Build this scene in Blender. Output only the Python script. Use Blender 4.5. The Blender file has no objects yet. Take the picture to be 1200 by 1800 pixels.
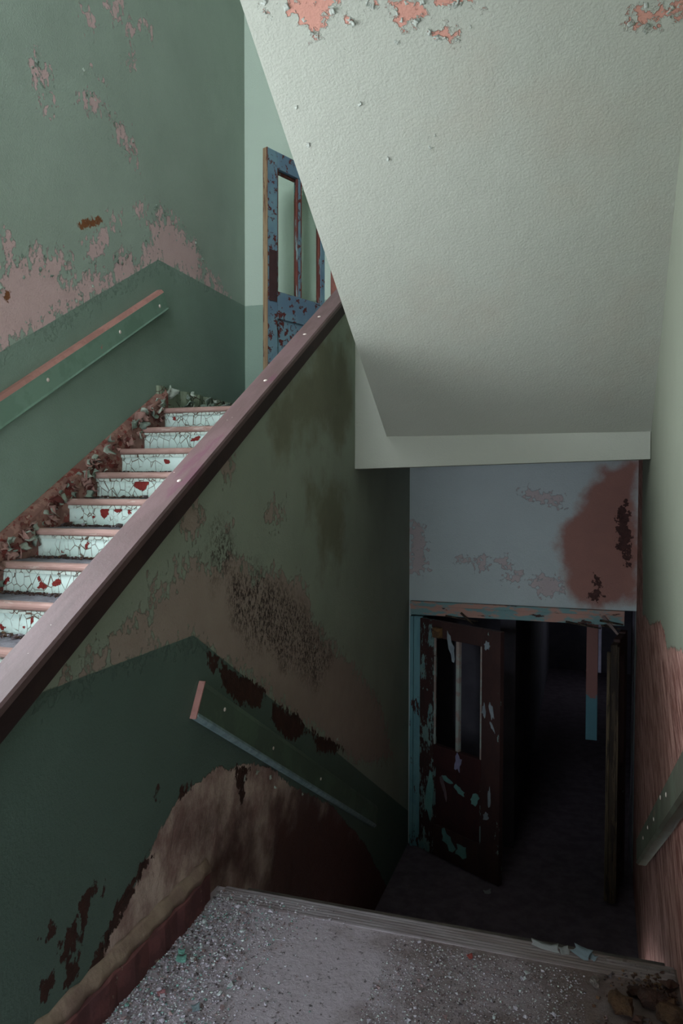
import bpy, bmesh, math, random
import numpy as np
from mathutils import Vector, Matrix
R = random.Random(7)
scene = bpy.context.scene
COL = scene.collection

# ------------------------------------------------------------------ camera
cd = bpy.data.cameras.new('camera'); cam = bpy.data.objects.new('camera', cd); COL.objects.link(cam)
cam.matrix_world = (Matrix.Translation((0, 0, 1.526)) @ Matrix.Rotation(.313, 4, 'Z')
                    @ Matrix.Rotation(math.pi / 2 - .032, 4, 'X') @ Matrix.Rotation(.002, 4, 'Z'))
cd.sensor_fit = 'VERTICAL'; cd.sensor_height = 36; cd.lens = 1316.66 / 1800 * 36
cd.clip_start = .02; cd.clip_end = 200
scene.camera = cam

# ------------------------------------------------------------------ daylight (overcast sky) and exposure
world = bpy.data.worlds.new('overcast_sky'); scene.world = world; world.use_nodes = True
bg = world.node_tree.nodes['Background']
bg.inputs['Color'].default_value = (.86, .93, 1.0, 1); bg.inputs['Strength'].default_value = 12.5

def portal(name, loc, rot, sx, sy):
    l = bpy.data.lights.new(name, 'AREA'); l.shape = 'RECTANGLE'; l.size = sx; l.size_y = sy
    l.cycles.is_portal = True
    o = bpy.data.objects.new(name, l); COL.objects.link(o); o.location = loc; o.rotation_euler = rot
    return o
WX0, WX1, WZ0, WZ1, WY = -1.75, -.85, .15, 1.70, -.75         # landing window, behind the camera
VX0, VX1, VZ0, VZ1 = -2.60, -.50, 4.60, 6.50
SY0, SY1, SZ0, SZ1 = 1.20, 2.55, 1.60, 3.05                    # side window over the first steps, just outside the frame
CY0, CY1, CZ0, CZ1 = 10.7, 11.0, -.1, .2                      # opening added to brighten the corridor beyond the lower doors, no window known there
#                 # window of the landing above, in the same wall
portal('sky_portal', ((WX0 + WX1) / 2, WY - .62, (WZ0 + WZ1) / 2), (math.pi / 2, 0, 0), WX1 - WX0, WZ1 - WZ0)
portal('sky_portal_upper', ((VX0 + VX1) / 2, WY - .62, (VZ0 + VZ1) / 2), (math.pi / 2, 0, 0), VX1 - VX0, VZ1 - VZ0)
portal('sky_portal_side', (-2.74 - .3, (SY0 + SY1) / 2, (SZ0 + SZ1) / 2), (math.pi / 2, 0, -math.pi / 2), SY1 - SY0, SZ1 - SZ0)
portal('sky_portal_corridor', (1.53, (CY0 + CY1) / 2, (CZ0 + CZ1) / 2), (math.pi / 2, 0, math.pi / 2), CY1 - CY0, CZ1 - CZ0)
vs = scene.view_settings
scene.display_settings.display_device = 'sRGB'
vs.view_transform = 'Standard'; vs.look = 'None'; vs.gamma = 1; vs.use_curve_mapping = False
vs.exposure = 0.85
scene.cycles.max_bounces = 10; scene.cycles.diffuse_bounces = 7
scene.cycles.sample_clamp_indirect = 4
scene.cycles.use_denoising = True

# ------------------------------------------------------------------ plan of the stairwell (metres)
RI, GO = .149, .249                       # riser, going
YT, H = 4.434, 2.061                      # top nosing of the upper flight, upper floor level
YN = 2.543                                # nosing of the landing
XL, XW, XF = -1.32, -2.74, -1.39          # parapet right face, far left wall, parapet left face
YB, YD, YU = 4.339, 5.84, 5.81            # edge beam, lower door wall, upper end wall
ZL = -1.341                               # lower hall floor
def up(y): return H + (y - YT) * RI / GO          # pitch line, flight going up
def dn(y): return -(y - YN) * RI / GO             # pitch line, flight going down
def xr(y): return .295 if y < 2.5 else .295 + (y - 2.5) * .0235   # right wall face

# ------------------------------------------------------------------ paint damage, in wall coordinates (metres)
L_PEEL = [[(2.8, 2.467), (3.016, 2.591), (3.258, 2.717), (3.484, 2.803), (3.54, 2.751), (3.472, 2.639), (3.568, 2.648), (3.68, 2.731), (3.798, 2.822), (3.83, 2.758), (4.027, 2.914), (4.088, 2.991), (4.234, 3.009), (4.348, 3.116), (4.39, 3.248), (4.461, 3.355), (4.636, 3.36), (4.896, 3.312), (5.023, 3.289), (5.039, 3.168), (5.218, 3.122), (5.488, 3.057), (5.438, 3.054), (4.936, 3.056), (4.508, 3.058), (4.013, 2.768), (3.431, 2.439), (3.01, 2.204), (2.793, 2.072)], [(3.725, 2.949), (3.872, 3.039), (3.854, 2.939), (3.788, 2.879), (3.724, 2.874)], [(3.93, 3.149), (4.049, 3.206), (4.03, 3.148), (3.936, 3.106)], [(4.205, 3.313), (4.283, 3.352), (4.269, 3.282), (4.217, 3.264)], [(3.038, 2.736), (3.115, 2.746), (3.103, 2.708), (3.041, 2.701)], [(3.266, 3.701), (3.344, 3.766), (3.397, 3.749), (3.338, 3.675), (3.282, 3.66)], [(3.674, 3.75), (3.801, 3.826), (3.877, 3.81), (3.81, 3.745), (3.694, 3.712)], [(3.967, 3.751), (4.05, 3.768), (4.122, 3.724), (4.209, 3.684), (4.209, 3.627), (4.146, 3.629), (4.048, 3.664), (3.978, 3.674)], [(4.124, 4.407), (4.206, 4.454), (4.192, 4.386), (4.13, 4.365)], [(3.93, 4.405), (4.047, 4.489), (4.034, 4.423), (3.952, 4.375)], [(4.337, 4.54), (4.404, 4.557), (4.39, 4.505), (4.35, 4.5)], [(3.711, 4.217), (3.764, 4.228), (3.752, 4.176), (3.716, 4.171)], [(3.358, 3.566), (3.403, 3.6), (3.394, 3.56), (3.362, 3.545)], [(3.791, 3.922), (3.846, 3.933), (3.834, 3.895), (3.796, 3.875)], [(4.122, 4.196), (4.184, 4.219), (4.152, 4.167)]]
L_RUST = [[(3.603, 3.006), (3.685, 3.066), (3.835, 3.133), (3.857, 3.107), (3.736, 3.034), (3.633, 2.984)], [(3.033, 2.485), (3.084, 2.511), (3.091, 2.462), (3.044, 2.446)]]
M_PEEL = [[(1.552, 0.973), (1.685, 1.03), (1.877, 1.052), (1.935, 1.101), (2.068, 1.104), (2.082, 1.212), (2.214, 1.176), (2.282, 1.275), (2.411, 1.274), (2.475, 1.226), (2.739, 1.234), (2.847, 1.164), (3.222, 1.123), (3.507, 1.02), (3.624, 0.813), (3.98, 0.622), (4.557, 0.322), (5.016, -0.029), (5.317, -0.454), (4.563, -0.231), (4.014, 0.047), (3.023, 0.621), (2.379, 0.986), (1.891, 1.007)], [(2.273, 1.472), (2.331, 1.501), (2.412, 1.469), (2.42, 1.407), (2.35, 1.37), (2.299, 1.393)], [(2.545, 1.628), (2.616, 1.641), (2.715, 1.634), (2.689, 1.577), (2.615, 1.575)], [(2.994, 1.409), (3.088, 1.436), (3.222, 1.422), (3.187, 1.384), (3.056, 1.369)], [(2.614, 1.366), (2.648, 1.376), (2.663, 1.342)], [(1.906, 1.08), (2.043, 1.145), (2.081, 1.065), (1.979, 1.014)]]
M_LOW = [[(1.538, 0.097), (1.647, 0.088), (1.719, 0.095), (1.771, 0.128), (1.838, 0.187), (1.895, 0.249), (2.001, 0.3), (2.073, 0.348), (2.192, 0.424), (2.282, 0.46), (2.412, 0.458), (2.56, 0.462), (2.632, 0.425), (2.788, 0.393), (2.901, 0.341), (3.085, 0.257), (3.366, 0.063), (3.836, -0.196), (4.568, -0.752), (5.519, -1.717), (2.443, -0.084), (2.028, -0.092), (1.768, -0.086)]]
M_DEEP = [[(1.648, 0.096), (1.695, 0.127), (1.745, 0.144), (1.824, 0.195), (1.881, 0.265), (1.985, 0.308), (2.066, 0.351), (2.099, 0.335), (2.017, 0.283), (1.924, 0.242), (1.852, 0.17), (1.765, 0.098), (1.69, 0.059)], [(1.711, 0.358), (1.749, 0.394), (1.795, 0.412), (1.805, 0.373), (1.768, 0.327), (1.747, 0.257), (1.723, 0.311)], [(1.651, 0.313), (1.711, 0.342), (1.727, 0.253), (1.685, 0.23), (1.654, 0.233)], [(1.654, 0.233), (1.721, 0.223), (1.715, 0.163), (1.667, 0.177)], [(1.563, 0.364), (1.618, 0.371), (1.624, 0.336), (1.584, 0.337)], [(1.55, 0.237), (1.616, 0.257), (1.608, 0.207), (1.571, 0.164)], [(1.821, 0.34), (1.855, 0.399), (1.843, 0.329)], [(2.473, 0.93), (2.563, 0.857), (2.503, 0.817), (2.459, 0.88)], [(2.577, 0.854), (2.79, 0.748), (3.01, 0.624), (2.931, 0.59), (2.736, 0.644), (2.586, 0.775)], [(3.086, 0.56), (3.366, 0.427), (3.565, 0.267), (3.221, 0.349), (3.073, 0.499)], [(3.565, 0.296), (4.198, -0.034), (3.696, 0.135)], [(2.56, 0.462), (2.843, 0.349), (2.788, 0.286), (2.76, 0.237), (2.723, 0.299), (2.682, 0.384)], [(2.109, 0.557), (2.136, 0.546), (2.129, 0.502), (2.111, 0.509)], [(2.275, 0.483), (2.342, 0.472), (2.321, 0.435), (2.263, 0.458)]]
M_MOLD = [[(2.543, 1.349), (2.599, 1.323), (2.638, 1.243), (2.566, 1.217), (2.525, 1.296)], [(2.687, 1.159), (2.904, 1.134), (3.292, 0.98), (3.564, 0.824), (3.88, 0.579), (3.694, 0.53), (3.366, 0.692), (2.903, 0.891), (2.712, 1.019)]]
M_OLIVE = [[(3.089, 1.925), (3.689, 2.316), (4.235, 2.455), (4.319, 1.997), (4.077, 1.714), (3.691, 1.816), (3.442, 1.743), (3.089, 1.672)], [(3.522, 1.548), (4.186, 1.552), (4.081, 1.062), (3.693, 1.102)]]
M_MAROON = [[(2.95,-.35),(3.05,.12),(3.6,-.02),(4.3,-.42),(5.6,-1.1),(5.6,-1.8),(3.0,-1.2)], [(2.558, 0.164), (2.733, 0.178), (2.842, -0.014), (3.02, -0.252), (2.581, -0.026), (2.525, 0.069)], [(2.32, 0.293), (2.535, 0.262), (2.445, 0.173)]]
S_PEEL = [[(-0.929, 2.269), (-0.883, 2.251), (-0.757, 2.271), (-0.78, 2.311), (-0.81, 2.344), (-0.87, 2.361), (-0.882, 2.325), (-0.913, 2.302)], [(-0.569, 2.323), (-0.505, 2.319), (-0.495, 2.357), (-0.518, 2.383), (-0.571, 2.371)], [(-0.493, 2.414), (-0.45, 2.408), (-0.405, 2.412), (-0.406, 2.443), (-0.464, 2.434)], [(0.116, 2.457), (0.142, 2.444), (0.182, 2.453), (0.2, 2.474), (0.17, 2.498), (0.125, 2.501)], [(0.219, 2.473), (0.246, 2.464), (0.278, 2.473), (0.281, 2.497), (0.225, 2.488)], [(-0.449, 2.307), (-0.323, 2.327), (-0.331, 2.365), (-0.396, 2.352), (-0.452, 2.349)], [(-0.747, 2.328), (-0.73, 2.327), (-0.731, 2.343), (-0.748, 2.343)], [(-0.66, 2.287), (-0.642, 2.29), (-0.651, 2.32), (-0.664, 2.321)], [(-1.004, 2.26), (-0.977, 2.243), (-0.997, 2.28)]]
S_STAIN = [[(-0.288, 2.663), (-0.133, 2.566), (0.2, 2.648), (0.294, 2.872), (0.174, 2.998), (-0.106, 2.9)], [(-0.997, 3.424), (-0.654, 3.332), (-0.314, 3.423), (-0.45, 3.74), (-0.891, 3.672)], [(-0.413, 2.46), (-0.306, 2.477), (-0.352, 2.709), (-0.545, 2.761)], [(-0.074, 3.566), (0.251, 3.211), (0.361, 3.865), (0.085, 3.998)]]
F_STAIN = [[(0.112, 1.709), (0.093, 1.605), (-0.065, 1.393), (-0.164, 1.222), (-0.204, 1.093), (-0.161, 0.923), (-0.098, 0.711), (-0.016, 0.664), (0.399, 0.672), (0.384, 1.728)]]
F_DARK = [[(0.234, 1.354), (0.292, 1.438), (0.335, 1.107), (0.318, 0.939), (0.238, 1.104)], [(0.082, 0.868), (0.122, 0.869), (0.103, 0.784), (0.144, 0.723), (0.044, 0.709)]]
F_PEEL = [[(-0.931, 0.962), (-0.733, 1.0), (-0.71, 0.903), (-0.776, 0.91), (-0.82, 0.966)], [(-0.646, 0.971), (-0.56, 0.996), (-0.516, 0.888), (-0.581, 0.908)], [(-0.58, 0.842), (-0.453, 0.891), (-0.431, 0.835), (-0.558, 0.804)], [(-0.389, 0.828), (-0.284, 0.867), (-0.16, 0.837), (-0.139, 0.752), (-0.304, 0.723)], [(-1.309, 1.246), (-1.203, 1.202), (-1.187, 0.886), (-1.307, 0.828)], [(-0.437, 1.519), (-0.147, 1.456), (-0.146, 1.393), (-0.395, 1.433)]]
R_ROUGH = [[(5.511, 0.639), (4.686, 0.791), (4.204, 0.815), (3.459, 0.959), (3.233, 0.956), (3.106, 0.914), (2.832, 0.97), (2.409, 1.039), (1.65, 1.098), (1.586, 0.386), (3.538, -1.119), (5.807, -1.58), (5.859, 0.098)]]
RISER_RED = {0: [[(-2.639, 2.001), (-2.617, 2.008), (-2.613, 1.981), (-2.63, 1.974)]], 1: [[(-2.366, 1.832), (-2.302, 1.852), (-2.278, 1.844), (-2.322, 1.817), (-2.358, 1.817)]], 2: [[(-2.408, 1.694), (-2.365, 1.697), (-2.361, 1.67), (-2.381, 1.663), (-2.404, 1.681)]], 3: [[(-2.461, 1.549), (-2.393, 1.575), (-2.349, 1.556), (-2.364, 1.527), (-2.386, 1.504), (-2.439, 1.523)], [(-2.556, 1.543), (-2.54, 1.549), (-2.544, 1.523)]], 4: [[(-2.497, 1.409), (-2.439, 1.416), (-2.443, 1.379), (-2.472, 1.357), (-2.49, 1.375)], [(-2.418, 1.41), (-2.36, 1.419), (-2.354, 1.395), (-2.393, 1.391)], [(-2.325, 1.411), (-2.301, 1.402), (-2.304, 1.365), (-2.322, 1.38)], [(-2.552, 1.374), (-2.53, 1.368), (-2.545, 1.359)], [(-2.827, 1.405), (-2.797, 1.412), (-2.809, 1.374)]], 5: [[(-2.553, 1.201), (-2.535, 1.204), (-2.539, 1.184), (-2.556, 1.186)], [(-2.795, 1.242), (-2.766, 1.225), (-2.777, 1.213)], [(-2.4, 1.249), (-2.38, 1.252), (-2.397, 1.211), (-2.414, 1.222)], [(-2.298, 1.271), (-2.282, 1.274), (-2.285, 1.26)], [(-2.741, 1.22), (-2.723, 1.226), (-2.727, 1.184)]], 6: [[(-2.689, 1.066), (-2.658, 1.101), (-2.655, 1.073), (-2.69, 1.044), (-2.71, 1.038)], [(-2.507, 1.099), (-2.481, 1.102), (-2.468, 1.075), (-2.435, 1.055), (-2.448, 1.038), (-2.495, 1.041), (-2.481, 1.064)], [(-2.409, 1.078), (-2.363, 1.099), (-2.357, 1.069), (-2.383, 1.057), (-2.412, 1.053)]], 7: [[(-2.492, 0.914), (-2.46, 0.9), (-2.467, 0.879), (-2.486, 0.888)], [(-2.317, 0.952), (-2.302, 0.955), (-2.306, 0.92), (-2.321, 0.924)], [(-2.379, 0.923), (-2.349, 0.907), (-2.355, 0.891), (-2.376, 0.91)]], 8: []}

def sdf(pts, polys):
    out = np.full(len(pts), -1.0)
    for poly in polys:
        p = np.array(poly); q = np.roll(p, -1, 0)
        d = np.full(len(pts), 9.0); ins = np.zeros(len(pts), bool)
        for a, b in zip(p, q):
            e = b - a; w = pts - a
            t = np.clip((w @ e) / max(e @ e, 1e-9), 0, 1)
            d = np.minimum(d, np.hypot(*(w - t[:, None] * e).T))
            c = (a[1] > pts[:, 1]) != (b[1] > pts[:, 1])
            with np.errstate(divide='ignore', invalid='ignore'):
                xx = a[0] + (pts[:, 1] - a[1]) * e[0] / (e[1] if abs(e[1]) > 1e-9 else 1e-9)
            ins ^= c & (pts[:, 0] < xx)
        out = np.maximum(out, np.where(ins, d, -d))
    return out

# ------------------------------------------------------------------ node helpers
def srgb(r, g, b):
    f = lambda c: (c / 255 / 12.92) if c / 255 <= .04045 else ((c / 255 + .055) / 1.055) ** 2.4
    return (f(r), f(g), f(b), 1)
class NT:
    def __init__(s, name, rough=.85):
        s.m = bpy.data.materials.new(name); s.m.use_nodes = True; s.t = s.m.node_tree
        s.b = s.t.nodes['Principled BSDF']; s.b.inputs['Roughness'].default_value = rough
        s.b.inputs['Specular IOR Level'].default_value = .25
        s.co = s.t.nodes.new('ShaderNodeTexCoord').outputs['Object']
        s.b.distribution = 'GGX'
    def put(s, sock, v):
        if isinstance(v, bpy.types.NodeSocket): s.t.links.new(v, sock)
        else: sock.default_value = v
    def math(s, op, a, b=0., c=None):
        n = s.t.nodes.new('ShaderNodeMath'); n.operation = op
        s.put(n.inputs[0], a); s.put(n.inputs[1], b)
        if c is not None: s.put(n.inputs[2], c)
        return n.outputs[0]
    def add(s, *a):
        r = a[0]
        for x in a[1:]: r = s.math('ADD', r, x)
        return r
    def mul(s, a, b): return s.math('MULTIPLY', a, b)
    def scale(s, v, loc=(0, 0, 0), rot=(0, 0, 0)):
        n = s.t.nodes.new('ShaderNodeMapping'); s.t.links.new(s.co, n.inputs['Vector'])
        n.inputs['Scale'].default_value = v; n.inputs['Rotation'].default_value = rot; n.inputs['Location'].default_value = loc
        return n.outputs[0]
    def noise(s, sc, det=5., rough=.6, co=None, dist=0.):
        n = s.t.nodes.new('ShaderNodeTexNoise'); s.t.links.new(co or s.co, n.inputs['Vector'])
        n.inputs['Scale'].default_value = sc; n.inputs['Detail'].default_value = det
        n.inputs['Roughness'].default_value = rough; n.inputs['Distortion'].default_value = dist
        return n.outputs['Fac']
    def vor(s, sc, feat='F1', out='Distance', co=None, rnd=1.):
        n = s.t.nodes.new('ShaderNodeTexVoronoi'); n.feature = feat; s.t.links.new(co or s.co, n.inputs['Vector'])
        n.inputs['Scale'].default_value = sc; n.inputs['Randomness'].default_value = rnd
        return n.outputs[out]
    def ctr(s, v, amp): return s.math('MULTIPLY_ADD', v, amp, -.5 * amp)
    def smooth(s, v, lo, hi, a=0., b=1.):
        n = s.t.nodes.new('ShaderNodeMapRange'); n.interpolation_type = 'SMOOTHSTEP'
        s.put(n.inputs['Value'], v); n.inputs['From Min'].default_value = lo; n.inputs['From Max'].default_value = hi
        n.inputs['To Min'].default_value = a; n.inputs['To Max'].default_value = b
        return n.outputs[0]
    def mix(s, f, a, b, mode='MIX'):
        n = s.t.nodes.new('ShaderNodeMix'); n.data_type = 'RGBA'; n.blend_type = mode
        s.put(n.inputs[0], f); s.put(n.inputs[6], a); s.put(n.inputs[7], b)
        return n.outputs[2]
    def attr(s, name):
        n = s.t.nodes.new('ShaderNodeAttribute'); n.attribute_name = name
        return n.outputs['Fac']
    def aniso(s, ang, along, across, kx=8.):
        # coordinates stretched along a direction in the Y-Z plane of a side wall
        o = s.z(); c, n = math.cos(ang), math.sin(ang)
        u = s.add(s.mul(o[1], c * along), s.mul(o[2], n * along)); v = s.add(s.mul(o[1], -n * across), s.mul(o[2], c * across))
        k = s.t.nodes.new('ShaderNodeCombineXYZ'); s.put(k.inputs[0], s.mul(o[0], kx)); s.put(k.inputs[1], u); s.put(k.inputs[2], v)
        return k.outputs[0]
    def z(s):
        n = s.t.nodes.new('ShaderNodeSeparateXYZ'); s.t.links.new(s.co, n.inputs[0]); return n.outputs
    def done(s, col, height=None, rough=None):
        s.put(s.b.inputs['Base Color'], col)
        if rough is not None: s.put(s.b.inputs['Roughness'], rough)
        if height is not None:
            n = s.t.nodes.new('ShaderNodeBump'); n.inputs['Strength'].default_value = 1; n.inputs['Distance'].default_value = 1
            s.put(n.inputs['Height'], height); s.t.links.new(n.outputs[0], s.b.inputs['Normal'])
        return s.m

def wall_mat(name, top, dado=None, under=srgb(168, 142, 136), under2=srgb(150, 132, 122), deep=srgb(70, 48, 42),
             stain=None, soft=.12, low=None, low2=None, amp=(.16, .06), mott=.16, stretch=1., chips=.0, micro=.0009, clip=False, isl=.0, comb=False, rust=srgb(150, 92, 52)):
    """Old painted plaster: two paint colours, flaked areas, bare plaster, stains and mould, read from the wall's own attributes."""
    m = NT(name)
    cs = m.scale((1, 1, stretch))
    n1 = m.ctr(m.noise(6, 6, .65, cs), amp[0] * 2); n2 = m.ctr(m.noise(34, 5, .6, cs), amp[1] * 2)
    vc = m.ctr(m.vor(30, 'F1', 'Distance', cs), amp[1])
    edge = m.add(n1, n2, vc)
    if isl: edge = m.add(edge, m.ctr(m.noise(17, 7, .72, cs), isl * 2))
    dm = None
    col = top
    if dado is not None:
        dm = m.smooth(m.add(m.attr('dado'), m.ctr(m.noise(30, 3), .005)), -.002, .002)
        col = m.mix(dm, top, dado)
    mot = m.math('MULTIPLY_ADD', m.noise(2.3, 6, .6), mott * 2, 1 - mott)
    g = m.t.nodes.new('ShaderNodeCombineColor')
    for i in range(3): m.put(g.inputs[i], mot)
    col = m.mix(1., col, g.outputs[0], 'MULTIPLY')
    spk = m.smooth(m.noise(95, 3, .7), .66, .74)
    col = m.mix(m.mul(spk, .25), col, deep)
    if stain is not None:
        sm = m.smooth(m.add(m.attr('stain'), m.ctr(m.noise(5, 5, .6), soft * 2.2)), -soft * .4, soft * .6)
        col = m.mix(sm, col, m.mix(m.noise(7, 5), stain[0], stain[1]))
    pk = m.smooth(m.add(m.attr('peel'), edge), -.002, .004)
    if clip and dm is not None: pk = m.mul(pk, m.math('SUBTRACT', 1., dm))
    if chips:
        ck = m.smooth(m.add(m.noise(13, 8, .7), m.ctr(m.noise(3, 2), .25)), chips, chips + .006)
        pk = m.math('MAXIMUM', pk, ck)
    col = m.mix(pk, col, m.mix(m.noise(9, 6, .65), under, under2))
    h = m.mul(pk, -.0022)
    if low is not None:
        lk = m.smooth(m.add(m.attr('low'), m.mul(n1, .35), m.mul(n2, .5)), -.002, .004)
        lc = m.mix(m.smooth(m.noise(1, 7, .65, m.aniso(.34, 4, 24) if comb else m.scale((6, 6, 5))), .36, .64), low, low2)
        lc = m.mix(m.smooth(m.add(m.attr('maroon'), m.ctr(m.noise(5, 6, .65), .5)), -.18, .16), lc, srgb(84, 56, 52))
        col = m.mix(lk, col, lc)
        h = m.add(h, m.mul(lk, -.004), m.mul(lk, m.mul(m.noise(1, 5, .6, m.aniso(.34, 7, 38)), .04) if comb else m.mul(m.noise(9, 8, .66, m.scale((1, 1, .75))), .035)))
    dk = m.smooth(m.add(m.attr('deep'), m.mul(n1, .45), m.mul(n2, 1.1), m.ctr(m.noise(45, 5, .7, m.scale((1, 1, .6))), .05)), -.002, .003)
    col = m.mix(dk, col, m.mix(m.noise(30, 5), deep, srgb(38, 30, 27)))
    mo = m.mul(m.smooth(m.add(m.attr('mold'), m.ctr(m.noise(7, 5), .2)), -.12, .04), m.smooth(m.add(m.noise(80, 8, .8, m.scale((1, 1, .6))), m.ctr(m.noise(9, 4), .12)), .49, .53))
    col = m.mix(mo, col, srgb(56, 42, 38))
    rk = m.smooth(m.add(m.attr('rust'), m.ctr(m.noise(40, 5), .08)), -.004, .01)
    col = m.mix(rk, col, m.mix(m.noise(60, 4), rust, srgb(96, 60, 44)))
    h = m.add(h, m.mul(dk, -.003), m.mul(m.noise(105, 4, .62), micro * 2.2), m.mul(m.noise(8, 3), .003), m.mul(m.noise(150, 3), micro))
    # lifted lips of paint right along the edge of a flaked area
    lip = m.smooth(m.math('ABSOLUTE', m.add(m.attr('peel'), edge)), .0, .012, 1, 0)
    h = m.add(h, m.mul(lip, m.mul(m.noise(25, 3), .003)))
    return m.done(col, h)

def wood_mat(name, c1, c2, peel, peel2, thr=.55, sc=(9, 9, 3), rough=.7, hgt=.002, thr2=.62):
    """Old paint over wood, flaked in long patches; peel shows the colour below."""
    m = NT(name, rough)
    co = m.scale(sc)
    n = m.add(m.noise(1, 7, .68, co), m.ctr(m.noise(5, 4, .6, co), .16))
    p = m.smooth(n, thr, thr + .015)
    base = m.mix(m.smooth(m.noise(1.2, 5, .6, co), .45, .55), c1, c2)
    pc = m.mix(m.smooth(m.noise(2.1, 5, .6, co), thr2 - .05, thr2), peel, peel2)
    return m.done(m.mix(p, base, pc), m.add(m.mul(p, -hgt), m.mul(m.noise(40, 4), .0012)))

def plain(name, c, c2=None, sc=12, rough=.8, h=.001):
    m = NT(name, rough)
    return m.done(m.mix(m.smooth(m.noise(sc, 6, .65), .35, .65), c, c2 or c), m.mul(m.noise(sc * 5, 4), h))

# ------------------------------------------------------------------ object helpers
def tag(o, label=None, cat=None, group=None, kind=None):
    for k, v in (('label', label), ('category', cat), ('group', group), ('kind', kind)):
        if v: o[k] = v
    return o
def link(name, me, mat, parent=None, **kw):
    o = bpy.data.objects.new(name, me); COL.objects.link(o); o.parent = parent
    if mat is not None:
        for mm in (mat if isinstance(mat, (list, tuple)) else [mat]): me.materials.append(mm)
    return tag(o, **kw)
def empty(name, loc, rz=0, **kw):
    o = bpy.data.objects.new(name, None); COL.objects.link(o); o.location = loc; o.rotation_euler = (0, 0, rz)
    o.empty_display_size = .1
    return tag(o, **kw)
def bm_obj(name, bm, mat, parent=None, bevel=0, smooth=False, **kw):
    if bevel:
        bmesh.ops.bevel(bm, geom=[e for e in bm.edges], offset=bevel, segments=2, affect='EDGES', profile=.6)
    bmesh.ops.recalc_face_normals(bm, faces=bm.faces)
    me = bpy.data.meshes.new(name); bm.to_mesh(me); bm.free()
    if smooth: me.shade_smooth()
    return link(name, me, mat, parent, **kw)
def hexa(bm, v, mi=0):
    """box from eight corners: 0-3 bottom loop, 4-7 top loop"""
    vv = [bm.verts.new(p) for p in v]
    for f in ((3, 2, 1, 0), (4, 5, 6, 7), (0, 1, 5, 4), (1, 2, 6, 5), (2, 3, 7, 6), (3, 0, 4, 7)):
        bm.faces.new([vv[i] for i in f]).material_index = mi
    return vv
def box(bm, x0, x1, y0, y1, z0, z1, mi=0):
    return hexa(bm, [(x0, y0, z0), (x1, y0, z0), (x1, y1, z0), (x0, y1, z0), (x0, y0, z1), (x1, y0, z1), (x1, y1, z1), (x0, y1, z1)], mi)
def box_obj(name, b, mat, parent=None, bevel=.003, **kw):
    bm = bmesh.new(); box(bm, *b); return bm_obj(name, bm, mat, parent, bevel, **kw)
def raked(name, x0, x1, prof, y0, y1, pitch, mat, parent=None, perp=False, bevel=0, mats=None, **kw):
    """a bar that follows a pitch line: prof is a loop of (x, height above pitch line) from x0/x1; ends plumb, or square to the slope"""
    bm = bmesh.new(); k = (pitch(1) - pitch(0)); loops = []
    for y in (y0, y1):
        lo = []
        for x, hh in prof:
            yy = y - (hh * k / (1 + k * k) if perp else 0)
            lo.append(bm.verts.new((x, yy, pitch(yy) + hh)))
        loops.append(lo)
    n = len(prof)
    for i in range(n):
        f = bm.faces.new((loops[0][i], loops[0][(i + 1) % n], loops[1][(i + 1) % n], loops[1][i]))
        if mats: f.material_index = mats[i]
    bm.faces.new(loops[0][::-1]).material_index = mats[n] if mats else 0
    bm.faces.new(loops[1]).material_index = mats[n] if mats else 0
    return bm_obj(name, bm, mat, parent, bevel, **kw)
def lin(a, b, d): return np.linspace(a, b, max(2, int(round((b - a) / d)) + 1))
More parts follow.
